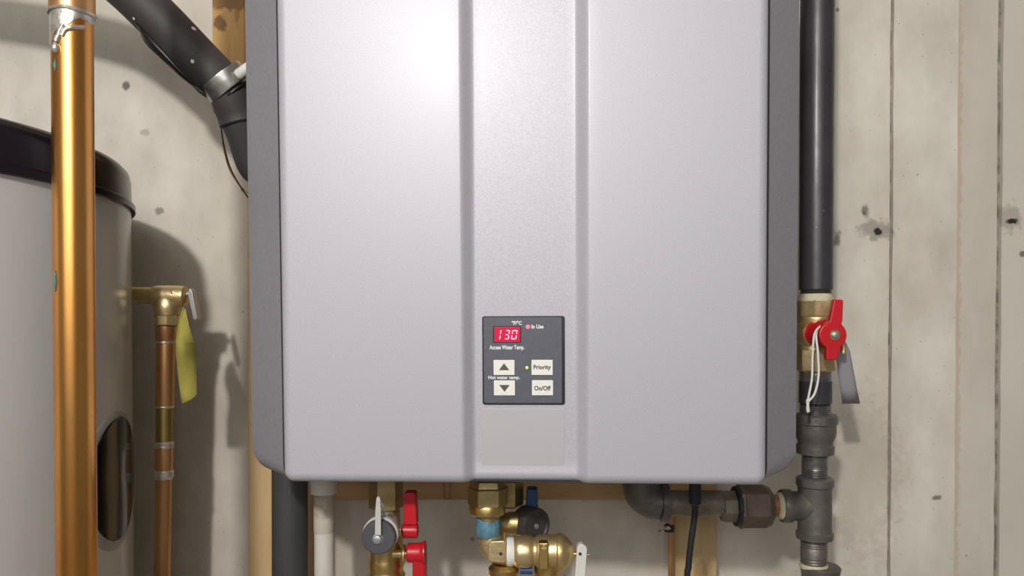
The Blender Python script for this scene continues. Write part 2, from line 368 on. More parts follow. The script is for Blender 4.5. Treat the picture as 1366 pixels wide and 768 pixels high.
for z in zs:
    e = min(z, TOP-z)
    wz = HW if e > RC else HW-RC+math.sqrt(max(0, RC*RC-(RC-e)**2))
    row = []
    for u in us:
        a = abs(u); x = u if a < HW-RC else math.copysign(HW-RC+(a-HW+RC)*((wz-HW+RC)/RC), u)
        dx = HW-abs(x); dz = e
        if dx < RC and dz < RC: d = RC-math.hypot(RC-dx, RC-dz)
        else: d = min(dx, dz)
        d = max(0, d); y = 0
        rr = R1*0.9
        if d < rr: y = rr-math.sqrt(max(0, rr*rr-(rr-d)**2))
        row.append((x, y+recess(x, z), z))
    rows.append(mb.ring(row))
for a, b in zip(rows, rows[1:]):
    for k in range(len(us)-1): mb.f.append((a[k], a[k+1], b[k+1], b[k]))
loop = rows[0][:]+[r[-1] for r in rows[1:]]+list(reversed(rows[-1][:-1]))+[r[0] for r in reversed(rows[1:-1])]
back = mb.ring([Vector((mb.v[i].x, 0.020, mb.v[i].z)) for i in loop])
mb.bridge(loop, back)
obj('front_cover', mb, 'silver', heater, ang=50, local=True)
# casing : rounded rectangles lofted from the cover back to the wall
def rrect(hw0, hw1, z0, z1, r, y, n=8):
    pts = []
    for (cx, cz, a0) in ((hw1-r, z0+r, -PI/2), (hw1-r, z1-r, 0), (-hw0+r, z1-r, PI/2), (-hw0+r, z0+r, PI)):
        for k in range(n+1):
            a = a0+PI/2*k/n; pts.append((cx+r*math.cos(a), y, cz+r*math.sin(a)))
    return pts
mb = MB(); prev = None
fx = U(334, 430, 0.030).x; fxr = U(1063, 430, 0.030).x
cas = [(HW-.002, HW-.002, .0025, .012, .0150), (HW+.0024, HW+.0024, .0010, .012, .0130), (HW+.0029, HW+.0029, .0012, .013, .0118)]
for k in range(1, 9):
    t = k/8; e = t**1.0
    cas.append((HW+.0029+(-fx-HW-.0029)*e, HW+.0029+(fxr-HW-.0029)*e, .0012+.0032*t, .013+.011*t, .0118+.0182*t))
cas += [(-fx+.0006, fxr+.0006, .0045, .024, .033), (-fx+.0006, fxr+.0006, .0045, .024, .040), (-fx-.002, fxr-.002, .008, .022, .042), (-fx-.022, fxr-.022, .010, .01, .046), (-fx-.024, fxr-.024, .010, .01, .215)]
for (h0, h1, z0, r, y) in cas:
    rg = mb.ring(rrect(h0, h1, z0, TOP-z0, r, y))
    if prev: mb.bridge(prev, rg)
    else: mb.f.append(tuple(rg))
    prev = rg
mb.f.append(tuple(reversed(prev)))
obj('casing', mb, 'casing', heater, ang=40, local=True)
mb = MB(); prev = None                           # dark seam between cover and casing
for (h, z0, y) in ((HW-.003, .002, .0098), (HW+.0005, .0003, .0100), (HW+.0022, .0012, .0112), (HW+.0026, .0014, .0128), (HW-.003, .002, .0132)):
    rg = mb.ring(rrect(h, h, z0, TOP-z0, .0105, y))
    if prev: mb.bridge(prev, rg)
    prev = rg
obj('seam_gasket', mb, 'gasket', heater, local=True)
# mounting foot between case and wall
obj('mounting_bracket', MB().box((-.12, .214, .06), (.12, .238, .50)), 'steel', heater, local=True)
# blank plate under control panel
def lbox(px0, py0, px1, py1, d0, d1, mb=None):
    a = U(px0, py1, d0); b = U(px1, py0, d0); mb = mb or MB()
    return mb.box((a.x, min(d0, d1), a.z), (b.x, max(d0, d1), b.z))
DP = REC
obj('blank_plate', lbox(643, 545, 753, 621, DP-.0004, DP+.001), 'plate', heater, bevel=.0003, local=True, label='plain warm gray plate below the control panel')
# control panel
def rpoly(px0, py0, px1, py1, r, d, n=5):
    a = U(px0, py1, d); b = U(px1, py0, d); pts = []
    for (cx, cz, a0) in ((b.x-r, a.z+r, -PI/2), (b.x-r, b.z-r, 0), (a.x+r, b.z-r, PI/2), (a.x+r, a.z+r, PI)):
        for k in range(n+1):
            t = a0+PI/2*k/n; pts.append(Vector((cx+r*math.cos(t), d, cz+r*math.sin(t))))
    return pts
D0 = DP-.0006
bz = obj('panel_bezel', MB().prism(rpoly(643.8, 421.2, 753.4, 539.6, .0022, D0), (0, .003, 0)), 'bezel', heater, local=True)
cp = obj('control_panel', MB().prism(rpoly(645.6, 422.8, 749.6, 537.6, .0018, D0-.0006), (0, .002, 0)), 'panel', heater, bevel=.0004, local=True,
         label='slate gray control panel with red display and four buttons')
D1 = D0-.0006
def face(name, px0, py0, px1, py1, th, m, bev=.0002, **k):
    return obj(name, lbox(px0, py0, px1, py1, D1-th, D1+.0004), m, cp, bevel=bev, local=True, **k)
face('display_frame', 657.6, 434.6, 695, 457, .0003, 'bezel')
face('display', 659.2, 436, 693.6, 456, .0005, 'display', label='lit red display reading 130')
SEG = {'1': 'bc', '3': 'abcdg', '0': 'abcdef'}
def digit(ch, px0, px1, py0, py1):
    y = D1-.0008; a = U(px0, py1, y); b = U(px1, py0, y); w_, h_ = b.x-a.x, b.z-a.z; t = .00085; mb = MB()
    sh = .16
    def bar(x0, z0, x1, z1):
        q = [(x0, z0), (x1, z0), (x1, z1), (x0, z1)]
        mb.prism([(a.x+x+sh*z, y, a.z+z) for x, z in q], (0, .0004, 0))
    g = .0003
    R = {'a': (g+t, h_-t, w_-g-t, h_), 'd': (g+t, 0, w_-g-t, t), 'g': (g+t, h_/2-t/2, w_-g-t, h_/2+t/2),
         'b': (w_-t, h_/2+g+t/2, w_, h_-g), 'c': (w_-t, g, w_, h_/2-g-t/2), 'f': (0, h_/2+g+t/2, t, h_-g), 'e': (0, g, t, h_/2-g-t/2)}
    for s_ in SEG[ch]: bar(*R[s_])
    obj('digit', mb, 'digit', cp, local=True)
digit('1', 661.5, 667.0, 440, 452.5); digit('3', 672, 678.5, 440, 452.5); digit('0', 681.5, 688.5, 440, 452.5)
_font = None
def text(name, body, px0, py0, px1, py1, m, d, bold=.0):
    cu = bpy.data.curves.new('t', 'FONT'); cu.body = body; cu.size = 1; cu.extrude = 0.01; cu.offset = bold; cu.resolution_u = 3
    to = bpy.data.objects.new('t', cu); COL.objects.link(to)
    me = bpy.data.meshes.new_from_object(to); bpy.data.objects.remove(to)
    xs = [v.co.x for v in me.vertices]; ys = [v.co.y for v in me.vertices]
    a = U(px0, py1, d); b = U(px1, py0, d)
    sx = (b.x-a.x)/(max(xs)-min(xs)); sy = (b.z-a.z)/(max(ys)-min(ys)); x0 = min(xs); y0 = min(ys)
    for v in me.vertices:
        v.co = Vector((a.x+(v.co.x-x0)*sx, d-.00008+(-v.co.z)*.004, a.z+(v.co.y-y0)*sy))
    me.materials.clear(); me.materials.append(M[m])
    bm = bmesh.new(); bm.from_mesh(me); bmesh.ops.recalc_face_normals(bm, faces=bm.faces); bm.to_mesh(me); bm.free()
    o = bpy.data.objects.new(name, me); COL.objects.link(o); o.parent = cp; W[o.name] = W[cp.name]; return o
text('printed_lettering', '\u00b0F/\u00b0C', 682.5, 427.8, 696, 433.2, 'print_white', D1, .035)
text('printed_lettering', 'In Use', 709, 432.6, 725, 438.2, 'print_white', D1, .035)
text('printed_lettering', 'Access Water Temp.', 653, 460.2, 699.5, 467.6, 'print_white', D1, .03)
text('printed_lettering', 'Hot water temp.', 651.5, 500.9, 693.5, 507.0, 'print_white', D1-.0012, .03)
def disc(name, px, py, r, m, th=.0006):
    c = U(px, py, D1-th); return obj(name, MB().lathe(c, (0, 1, 0), [(0, r*.5), (th*.4, r), (th+.0003, r)], 20), m, cp, local=True)
disc('status_light', 704.2, 435.8, .0019, 'led_red'); disc('status_light', 702.8, 490.2, .0013, 'led_green')
for (x0, y0, x1, y1, nm) in ((658.4, 480, 686.4, 500.3, 'up'), (658.8, 507.2, 687, 527.4, 'down'), (709, 479.8, 737.4, 500.2, 'p'), (709.6, 507, 737.8, 527.3, 'o')):
    face('button', x0, y0, x1, y1, .0011, 'button', .0004)
    mx, my = (x0+x1)/2, (y0+y1)/2
    cc = U(mx, my-1.5, D1-.0013); rr = .0062       # raised crescent at the button's lower half
    mb = MB(); n = 14; outer = []; inner = []
    for k in range(n+1):
        a = PI*1.12+PI*.76*k/n
        outer.append(Vector((cc.x+rr*1.0*math.cos(a), D1-.0013, cc.z+rr*.92*math.sin(a)))); inner.append(Vector((cc.x+rr*.93*math.cos(a), D1-.0013, cc.z+rr*.76*math.sin(a))))
    mb.prism(outer+list(reversed(inner)), (0, .0004, 0)); obj('button_ridge', mb, 'button', cp, local=True)
    y = D1-.0012
    if nm in ('up', 'down'):
        mb = MB(); s = 1 if nm == 'up' else -1; m0 = U(mx, my-(1.2 if s > 0 else -0.5), y); hw_, hh = 7*.000654, 4.6*.000654
        mb.prism([(m0.x-hw_, y-.0002, m0.z-hh*s), (m0.x+hw_, y-.0002, m0.z-hh*s), (m0.x, y-.0002, m0.z+hh*s)], (0, .0003, 0))
        obj('arrow_symbol', mb, 'print_dark', cp, local=True)
    elif nm == 'p': text('button_lettering', 'Priority', 711.6, 486.4, 735, 494.2, 'print_dark', y, .03)
    else: text('button_lettering', 'On/Off', 712.6, 514.4, 734.6, 520.8, 'print_dark', y, .03)

# ------------------------------------------------------------------ storage tank on the left
TC = Vector((-0.629, 0.6707, 0)); TR = 0.2663; zl = 0.1148
tank = thing('storage_tank', 'big round light gray tank with black rim standing at the left edge', 'tank', (TC.x, TC.y, RZ0))
obj('tank_body', MB().lathe((TC.x, TC.y, RZ0), (0, 0, 1), [(0, TR-.01), (.01, TR), (zl-RZ0, TR)], 160), 'tank', tank)
obj('tank_cap', MB().lathe((TC.x, TC.y, zl-.004), (0, 0, 1), [(0, TR+.0015), (0.0005, TR+.004), (.006, TR+.004), (.0085, TR+.0008), (.03, TR), (.037, TR-.0015), (.042, TR-.006), (.045, TR-.013), (.047, TR-.03), (.049, .15)], 160), 'tank_cap', tank)
def cyl_patch(phi, zc, r, rad, th):
    mb = MB(); seg = 48
    c0 = None; rings = []
    for rr, dd in ((.001, th), (r*.5, th), (r*.85, th), (r*.97, th*.9), (r, 0)):
        rings.append(mb.ring([(TC.x+(rad+dd)*math.cos(phi+rr*math.cos(a)/rad), TC.y+(rad+dd)*math.sin(phi+rr*math.cos(a)/rad), zc+rr*math.sin(a)*1.0) for a in [2*PI*k/seg for k in range(seg)]]))
    for a, b in zip(rings, rings[1:]): mb.bridge(a, b)
    mb.f.append(tuple(rings[0])); return mb
pz = P(165, 635, .719).z
obj('cover_halo', cyl_patch(math.radians(7.8), pz-.001, .0635, TR, .0008), 'tank_halo', tank)  # larger gray disc painting the halo of reflection round the black cover
obj('access_cover', cyl_patch(math.radians(8.8), pz, .0575, TR, .0022), 'tank_black', tank, label='round glossy black cover on the tank side')

# ------------------------------------------------------------------ front copper pipe
YC = 0.55
cpipe = thing('copper_pipe', 'thick bright copper pipe running floor to ceiling in front of the tank', 'pipe', (P(99, 400, YC).x, YC, RZ0))
pc = P(99.3, 400, YC); r0 = 25.2*S(YC)
zt = P(99, 40, YC).z; zc0 = P(99, 20, YC).z
obj('pipe', MB().lathe((pc.x, YC, RZ0), (0, 0, 1), [(0, r0), (zt-RZ0, r0), (zt-RZ0+.05, r0)], 64), 'copper', cpipe)
obj('pipe_coupling', MB().lathe((pc.x, YC, zc0), (0, 0, 1), [(0, r0*1.0), (0, r0*1.085), (.0015, r0*1.10), (.4, r0*1.10)], 64), 'copper_dull', cpipe, label='wider copper coupling at the top of the pipe')
def wavy_band(cx, Y, r, top, bot, th, seg=64):    # band with per-angle top and bottom height
    mb = MB(); A = []; B = []; Cc = []; Dd = []
    for k in range(seg):
        a = 2*PI*k/seg; c, s = math.cos(a), math.sin(a); t, b = top(a), bot(a)
        A.append((cx+r*c, Y+r*s, t)); B.append((cx+(r+th)*c, Y+(r+th)*s, t-.0008)); Cc.append((cx+(r+th)*c, Y+(r+th)*s, b+.0008)); Dd.append((cx+r*c, Y+r*s, b))
    A, B, Cc, Dd = map(mb.ring, (A, B, Cc, Dd)); mb.bridge(A, B); mb.bridge(B, Cc); mb.bridge(Cc, Dd); return mb
def sb(a):                                        # lower edge of the tinned solder band, lower on the left
    x = math.cos(a); base = 40+6*math.sin(5*a)*.25
    d = 47-8*x-10*math.exp(-((x-.75)/.3)**2)+15*math.exp(-((x+.75)/.22)**2)
    return P(99, d, YC).z
obj('solder_band', wavy_band(pc.x, YC, r0*.995, lambda a: zc0+.001, sb, .0007, 96), 'solder', cpipe)
mb = MB(); q = []
for k in range(49):
    a = 2*PI*k/48; q.append((pc.x+r0*1.09*math.cos(a), YC+r0*1.09*math.sin(a), zc0-.0002+.0006*math.sin(3*a)))
obj('solder_bead', mb.tube(q, .0012, 8), 'solder', cpipe)
mb = MB()
fr = lambda x, y, k=1.0: Vector((P(x, y, YC).x, 0, P(x, y, YC).z))
def on_pipe(x, y, k=1.03):
    X = P(x, y, YC-r0*.8).x-pc.x; X = max(-r0*.985, min(r0*.985, X)); return Vector((pc.x+X, YC-math.sqrt(r0*r0-X*X)*k, P(x, y, YC-r0*.8).z))
mb.tube(spline([on_pipe(88, 34), on_pipe(84, 42), on_pipe(81, 50), on_pipe(78, 57)]), [.0014]*10+[.0017]*10+[.0022]*11, 10)
mb.tube(spline([on_pipe(108, 33), on_pipe(97, 38), on_pipe(90, 42), on_pipe(86, 50)]), .0016, 10)
e = on_pipe(77, 65); mb.lathe(e+Vector((0, 0, -.0042)), (0, 0, 1), [(0, .0004), (.001, .0024), (.003, .0034), (.0052, .0030), (.0075, .0016), (.009, .0008)], 14)
obj('solder_drip', mb, 'solder', cpipe)
for (x, y, h) in ((76, 88, 8), (75, 375, 14)):
    a = on_pipe(x, y-h); b = on_pipe(x, y); c = on_pipe(x, y+h)
    obj('verdigris_streak', MB().tube([a, b, c], [.0003, .0012, .0003], 8), 'verdigris', cpipe)

# ------------------------------------------------------------------ relief valve on the tank and its drain pipe
YV = 0.82
rv = thing('relief_valve', 'small brass relief valve with steel lever on the tank side', 'valve', P(223, 433, YV))
obj('inlet_nipple', hl(394, YV, [(176, 11), (206, 11), (208, 11.5)]), 'brass_mid', rv)
vb = obj('valve_body', hl(395, YV, [(203, 11), (206, 13.5), (210, 14.2), (224, 14.5), (240, 14.2), (247, 13), (249, 10), (250, 5)]), 'brass_pale', rv)
obj('valve_outlet', vl(223, YV, [(420, 15.6), (416, 16.2), (410, 17.5), (400, 16), (392, 10)]), 'brass_mid', rv)
obj('valve_nut', vl(223, YV, [(434, 15.4), (432.5, 16.4), (422, 16.4), (420, 15)], 8, PI/8), 'brass_mid', rv, ang=20)
mb = MB().pxprism([(252, 384), (256, 388), (263, 424), (261, 427), (257.5, 426), (250.5, 392)], YV-.006, .012)
obj('lever', mb, 'steel', rv, bevel=.0006)
obj('lever_pivot', hl(392, YV, [(248, 3.5), (253, 3.5)]), 'steel', rv)
for k, (x, y) in enumerate(((221, 393), (229, 397), (236, 391))):  # cast marks
    obj('cast_mark', MB().lathe(P(x, y, YV)-Vector((0, 14.2*S(YV), 0)), (0, 1, 0), [(0, .0012), (.0006, .0022), (.003, .0024)], 8), 'brass_pale', rv)
dp = thing('drain_pipe', 'thin brown copper pipe dropping from the small relief valve to the floor', 'pipe', P(217, 768, YV))
a = P(221.5, 434, YV); b = P(216.2, 768, YV); d = (a-b).normalized(); low = b+(b-a)*1.6
def along(y): return b+(a-b)*((768-y)/334.0)
def dseg(y0, y1, h, m, name, prof=None):
    return obj(name, MB().tube([along(y0), along(y1)] if prof is None else [along(y) for y, _ in prof], h*S(YV) if prof is None else [q*S(YV) for _, q in prof], 28), m, dp)
obj('pipe', MB().tube([low, along(430)], 10.2*S(YV), 28), 'copper_dull', dp)
dseg(0, 0, 0, 'copper_dull', 'pipe_socket', [(434.5, 12.6), (435, 13.4), (452, 13.2), (454, 11.6)])
dseg(0, 0, 0, 'solder', 'solder_ring', [(454, 11), (455.2, 12), (456.8, 12), (458, 11)])
dseg(0, 0, 0, 'copper_dull', 'pipe_socket', [(458, 11.6), (539, 11.6), (541, 11.2)])
dseg(0, 0, 0, 'solder', 'solder_ring', [(540.5, 11.2), (542, 11.9), (543.5, 11)])
dseg(0, 0, 0, 'copper_green', 'pipe_stub', [(544, 10.6), (590, 10.6)])
dseg(0, 0, 0, 'solder', 'solder_ring', [(588, 10.7), (590, 12.6), (592, 11.9), (595, 12.4), (597, 11)])
dseg(0, 0, 0, 'copper_dull', 'pipe_coupling', [(596, 11.3), (628, 11.3)])
dseg(0, 0, 0, 'solder', 'solder_ring', [(626, 11.3), (628, 12.8), (632, 12.2), (635, 12.6), (638, 11)])
# yellow tag
mb = MB()
rowsY = [((244.5, 409), (247.5, 412)), ((239.5, 424), (251, 428)), ((236, 440), (255.5, 445)), ((234.5, 456), (261, 457)), ((234.8, 474), (262, 472)), ((236, 487), (262, 490)), ((238.5, 510), (262.5, 512)), ((241, 528), (262.5, 526)), ((243, 538.5), (256, 532))]
yo = [0, .003, -.002, -.013, -.009, -.001, .001, .003, .002]
prev = None
for i, (l, r) in enumerate(rowsY):
    row = []
    for k in range(5):
        t = k/4; row.append(P(l[0]+(r[0]-l[0])*t, l[1]+(r[1]-l[1])*t, YV-.020+yo[i]+.004*math.sin(t*3+i)))
    rg = mb.ring(row)
    if prev:
        for k in range(4): mb.f.append((prev[k], prev[k+1], rg[k+1], rg[k]))
    prev = rg
t = obj('paper_tag', mb, 'yellow', solid=.0006, ang=60); tag(t, 'crumpled yellow tag hanging from the small relief valve beside the tank', 'tag')

# ------------------------------------------------------------------ insulated hose top left
hose = thing('insulated_hose', 'thick black insulated hose with metal clamp descending behind the heater top left', 'hose', P(330, 200, .80))
H = [P(-330, -190, .70), P(-120, -150, .72), P(60, -95, .74), P(150, -32, .76), P(210, 24, .77), P(262, 78, .775), P(296, 113, .78)]
hp = spline(H, 12)
obj('insulation', MB().tube(hp, [.0225]*(len(hp)-4)+[.0222, .0218, .021, .0200], 40), 'foam', hose)
d = (P(330, 152, .79)-P(290, 104, .775)).normalized()
c0 = P(301, 110, .78)
mb = MB().lathe(c0-d*.0085, d, [(0, .0218), (0, .0240), (.002, .0243), (.0085, .0238), (.015, .0243), (.017, .0240), (.017, .0215)], 48)
cl = obj('clamp_band', mb, 'galvanized', hose, label='shiny galvanized clamp band')
obj('clamp_screw', MB().lathe(P(324, 96, .762)-Vector((.006, 0, .004)), (1, 0, .7), [(0, .004), (.002, .0055), (.016, .0055), (.018, .003)], 12), 'white_lever', cl)
q = [c0+d*.004, P(310, 133, .785), P(317, 152, .79), P(321, 165, .792)]
qq = spline(q, 8)
obj('insulation', MB().tube(qq, [.0195]+[.0208]*(len(qq)-3)+[.0212, .0200], 36), 'foam', hose)
q = spline([P(318, 155, .79), P(328, 180, .80), P(346, 225, .82), Vector((-.2450, .838, .17)), Vector((-.2438, .84, .05)), Vector((-.2438, .84, -.20)), Vector((-.2445, .84, -.5)), Vector((-.2445, .84, -1.2))], 10)
obj('insulation', MB().tube(q, .0192, 36), 'foam_plain', hose)
# torn collar and slit flap
obj('foam_collar', MB().tube([c0+d*.0105, c0+d*.0125, c0+d*.0135], [.0214, .0222, .021], 36), 'foam_edge', hose)
mb = MB(); n = 14
fl = spline([P(183, 28, .755), P(212, 58, .753), P(243, 93, .755), P(274, 121, .762)], 5)
wd = [0, .003, .0055, .0075, .008, .0075, .0068, .006, .005, .0045, .004, .0035, .003, .002, .001, 0]
nd = Vector((-.62, .0, -.60)).normalized()
a1 = mb.ring([p+nd*.002 for p in fl]); a2 = mb.ring([p+nd*(.002+w_)+Vector((0, .004, 0)) for p, w_ in zip(fl, wd)])
for k in range(len(fl)-1): mb.f.append((a1[k], a1[k+1], a2[k+1], a2[k]))
obj('slit_flap', mb, 'foam_edge', hose, solid=.0014)
t = obj('thin_wire', MB().tube(spline([P(291, 122, .80), P(294.5, 165, .80), P(299, 195, .805), P(309, 228, .815), P(330, 262, .83), P(352, 285, .84)], 8), .0009, 8), 'wire'); tag(t, 'thin dark wire hanging from the hose clamp to behind the heater', 'wire')
t = obj('thin_wire', MB().tube(spline([P(296, 190, .83), P(306, 226, .835), P(322, 250, .84), P(345, 268, .85)], 8), .0006, 8), 'copper_dull'); tag(t, 'fine copper coloured wire beside the dark one left of the heater', 'wire')

# ------------------------------------------------------------------ white pipe below heater
t = thing('white_pipe', 'stained white vertical pipe below the left end of the heater', 'pipe', P(432, 768, .80))
YW = .80
obj('pipe', MB().lathe((P(432.5, 700, YW).x, YW, RZ0), (0, 0, 1), [(0, 13.2*S(YW)), (P(432, 708, YW).z-RZ0, 13.2*S(YW))], 32), 'white_pvc', t)
obj('stained_section', vl(432.5, YW, [(709, 13.4), (708, 13.8), (690, 13.9), (660, 13.9), (640, 14)], 32), 'white_dirty', t, label='brown stained upper section')
obj('pipe_collar', vl(432, YW, [(659, 14), (657, 17.6), (630, 18)], 32), 'white_pvc', t)

# ------------------------------------------------------------------ left isolation valve
Y1 = .76
v1 = thing('isolation_valve', 'brass drain valve with round gray cap and two red handles', 'valve', P(515, 768, Y1))
z_top = 636
obj('union_nut', vl(515, Y1, [(678, 20), (676, 23), (650, 23), (630, 23)], 6, PI/6+.18), 'brass_old', v1, ang=20)
obj('neck', vl(521, Y1, [(720, 13), (690, 13), (676, 12)]), 'brass_old', v1)
obj('valve_body', vl(515.5, Y1, [(900, 20), (775, 21), (772, 25), (766, 25.5), (762, 23), (757, 23), (752, 24.5), (745, 22.5), (735, 22.5), (712, 21), (702, 17), (695, 13)]), 'brass', v1)
cpx = P(505.5, 716, Y1-.05)
obj('drain_port', MB().lathe(cpx+Vector((.0005, .004, .001)), (0, 1, 0), [(0, .0158), (.001, .0168), (.008, .0168), (.009, .013), (.035, .0125)], 40), 'strap', v1)
cap = obj('drain_cap', MB().lathe(cpx, (0, 1, 0), [(-.003, .0145), (-.0022, .0155), (.0, .0158), (.0035, .0158), (.004, .015)], 48), 'cap_gray', v1, ang=30, label='round dark gray drain cap')
obj('cap_screw', MB().lathe(cpx+Vector((-.0006, -.0065, -.001)), (0, 1, 0), [(0, .0022), (.0004, .0036), (.003, .0040), (.0035, .005), (.0042, .005)], 24), 'steel', cap)
mb = MB(); Yp = Y1-.057
mb.pxprism([(500, 714), (500.6, 680), (502, 664), (504.6, 661.5), (507, 664), (508, 681), (508.3, 714)], Yp, .0012)
obj('cap_strap', mb, 'strap', v1, bevel=.0004, label='pale gray strap over the cap')
obj('strap_loop', MB().tube(spline([P(506, 668, Yp), P(511, 676, Yp+.008), P(512, 690, Yp+.02), P(511, 698, Yp+.03)], 6), .0013, 8), 'strap', v1)
Yh = Y1-.012
obj('valve_stem', hl(707.5, Yh, [(524, 5), (530, 5), (532, 8), (536, 8), (538, 5), (545, 5)]), 'brass_pale', v1)
h = MB().pxprism([(538.5, 659), (540.5, 657.3), (552, 657.3), (554, 659.5), (556, 700), (538, 700)], Yh-.008, .016)
h1 = obj('red_handle', h, 'red', v1, bevel=.0022, segs=3, label='upper red handle pointing up')
obj('handle_hub', hl(707.5, Yh-.002, [(537, 8), (538.5, 10), (553, 10.2), (557, 9.6), (558, 7)], 28), 'red', h1)
obj('valve_stem', hl(738, Yh, [(524, 6), (536, 6), (538, 12), (540.5, 12), (541, 5), (552, 5)]), 'brass_pale', v1)
h2 = obj('red_handle', MB().pxprism([(550, 742), (567.5, 742), (567.8, 800), (549.5, 800)], Yh-.009, .018), 'red', v1, bevel=.0022, segs=3, label='lower red handle pointing down')
obj('handle_hub', hl(737, Yh-.002, [(543, 11), (545, 13), (560, 13.5), (563, 14), (565.5, 16), (567.5, 16), (568, 13)], 32), 'red', h2)

# ------------------------------------------------------------------ right isolation valve with relief valve
v2 = thing('isolation_valve', 'brass valve with blue taped neck and black capped side port under the heater middle', 'valve', P(651, 768, Y1))
obj('union_nut', vl(651, Y1, [(673, 25), (671, 27), (650, 27), (648, 25), (640, 24)], 6, PI/6+.05), 'brass_old', v2, ang=20)
obj('nut_ring', vl(650, Y1, [(685, 22), (683, 24), (675, 24.4), (671, 23)]), 'brass', v2)
obj('neck', vl(651, Y1, [(716, 15.5), (683, 15.5)]), 'brass_old', v2)
zt_ = [P(651, y, Y1).z for y in (691, 714)]
px_ = P(651, 700, Y1).x
obj('blue_tape', wavy_band(px_, Y1, 15.7*S(Y1), lambda a: zt_[0]+.0016*math.sin(2*a+1)+.0009*math.sin(7*a), lambda a: zt_[1]+.0006*math.sin(5*a), .0006, 60), 'blue_tape', v2)
obj('union_nut', vl(676, Y1+.045, [(674, 20), (672, 22), (640, 22)], 6, PI/6), 'brass_old', v2, ang=20)
Ys = Y1+.03
obj('side_port', hl(698, Ys, [(640, 14), (676, 14), (679, 15.5), (690, 15.5), (696, 16)]), 'brass_old', v2)
ax = Vector((.62, -.78, 0)).normalized(); pb = P(704, 698, Ys+.004)
bc = obj('black_cap', MB().lathe(pb-ax*.006, ax, [(0, .0175), (.001, .0185), (.018, .0185), (.0205, .0175), (.021, .0145), (.0195, .0135), (.0195, .004), (.0185, .0035), (.0185, .001)], 40), 'cap_black', v2, ang=30)
obj('cap_screw', MB().lathe(pb+ax*.0130, ax, [(0, .0030), (.0015, .0030), (.002, .002)], 6), 'steel', bc)
mb = MB(); Yb = Ys+.006
a = [P(703.5, 652.5, Yb), P(717, 652.5, Yb), P(718.5, 690, Yb), P(700.5, 690, Yb)]
mb.prism(a, (0, .018, 0)); obj('blue_handle', mb, 'blue', v2, bevel=.0015, segs=2, label='dark blue handle pointing up')
# elbow
obj('elbow', MB().tube(spline([P(652, 709, Y1), P(654, 722, Y1), P(660, 733, Y1), P(674, 736, Y1), P(686, 736, Y1)], 8), [15*S(Y1)]*8+[17*S(Y1)]*17+[17*S(Y1)]*8, 32), 'brass_pale', v2)
obj('elbow_boss', MB().pxprism([(651, 727), (655, 722), (673, 721), (675, 724), (675, 749), (673, 751), (655, 750), (651, 746)], Y1-.018, .03), 'brass_pale', v2, bevel=.0016, segs=2)
obj('test_hole', MB().lathe(P(668, 738.6, Y1-.0188), (0, 1, 0), [(0, .0009), (0, .0016), (.001, .0016)], 14), 'gasket', v2)
obj('lower_branch', vl(672, Y1, [(1100, 17), (768, 17), (764, 20), (757, 20.5), (752, 15)]), 'brass', v2)
obj('drain_outlet', vl(731, Y1, [(900, 18), (750, 19), (742, 12)]), 'brass', v2)
obj('blue_port', hl(760, Y1-.004, [(694, 5.5), (710, 5.5)]), 'blue', v2)
# attached relief valve
r2 = thing('pressure_relief_valve', 'horizontal cast brass relief valve with white lever beneath the heater', 'valve', P(716, 757, Y1-.005))
Yr = Y1-.005
obj('thread_tape', hl(735.5, Yr, [(675, 14), (676, 18.5), (679, 19.2), (683, 19.2), (686, 18)]), 'ptfe', r2, label='white thread tape ring')
obj('valve_body', hl(735, Yr, [(683, 17), (686, 18), (688, 20.5), (692, 21.6), (704, 21.8), (709, 20.4), (712, 17.8), (714, 18.2), (716, 20.6), (719, 21.8), (738, 22), (743, 22.6)]), 'brass_pale', r2)
obj('valve_face', hl(736.5, Yr, [(741, 23), (743, 25), (748, 25.2), (751, 24), (757, 20), (763, 13), (765, 7), (766, 2)], 40), 'brass_pale', r2)
obj('name_boss', MB().pxprism([(719, 724), (731.5, 724), (731.5, 760), (719, 760)], Yr-.0195, .016), 'brass', r2, bevel=.0012)
obj('flow_arrow', MB().pxprism([(724.2, 727), (727, 727), (727, 731), (728.8, 731), (725.6, 734), (722.4, 731), (724.2, 731)], Yr-.0202, .0012), 'brass_pale', r2)
obj('lever_stem', hl(738.5, Yr-.004, [(760, 3), (773, 3)]), 'brass', r2)
obj('lever', MB().pxprism([(770, 730), (772, 726.5), (776, 725), (781.5, 728), (783.5, 732), (779, 800), (764, 800)], Yr-.010, .010), 'white_lever', r2, bevel=.0012, label='white enamelled lever')
obj('lever_pin', MB().lathe(P(774, 738.8, Yr-.0112), (0, 1, 0), [(0, .0006), (.0002, .0015), (.014, .0015)], 12), 'gasket', r2)
obj('lever_pin', hl(739.5, Yr-.004, [(782, 1.4), (786, 1.4)], 10), 'steel', r2)

# small hanger clip on batten
t = obj('hanger_clip', MB().tube(spline([P(592.2, 640, .905), P(592.4, 658, .905), P(593, 664, .903), P(596.5, 666.5, .902), P(599.5, 664, .903), P(600, 658, .905), P(600, 640, .905)], 5), .0009, 8), 'brass_old'); tag(t, 'small bent brass clip against the wooden batten', 'clip')

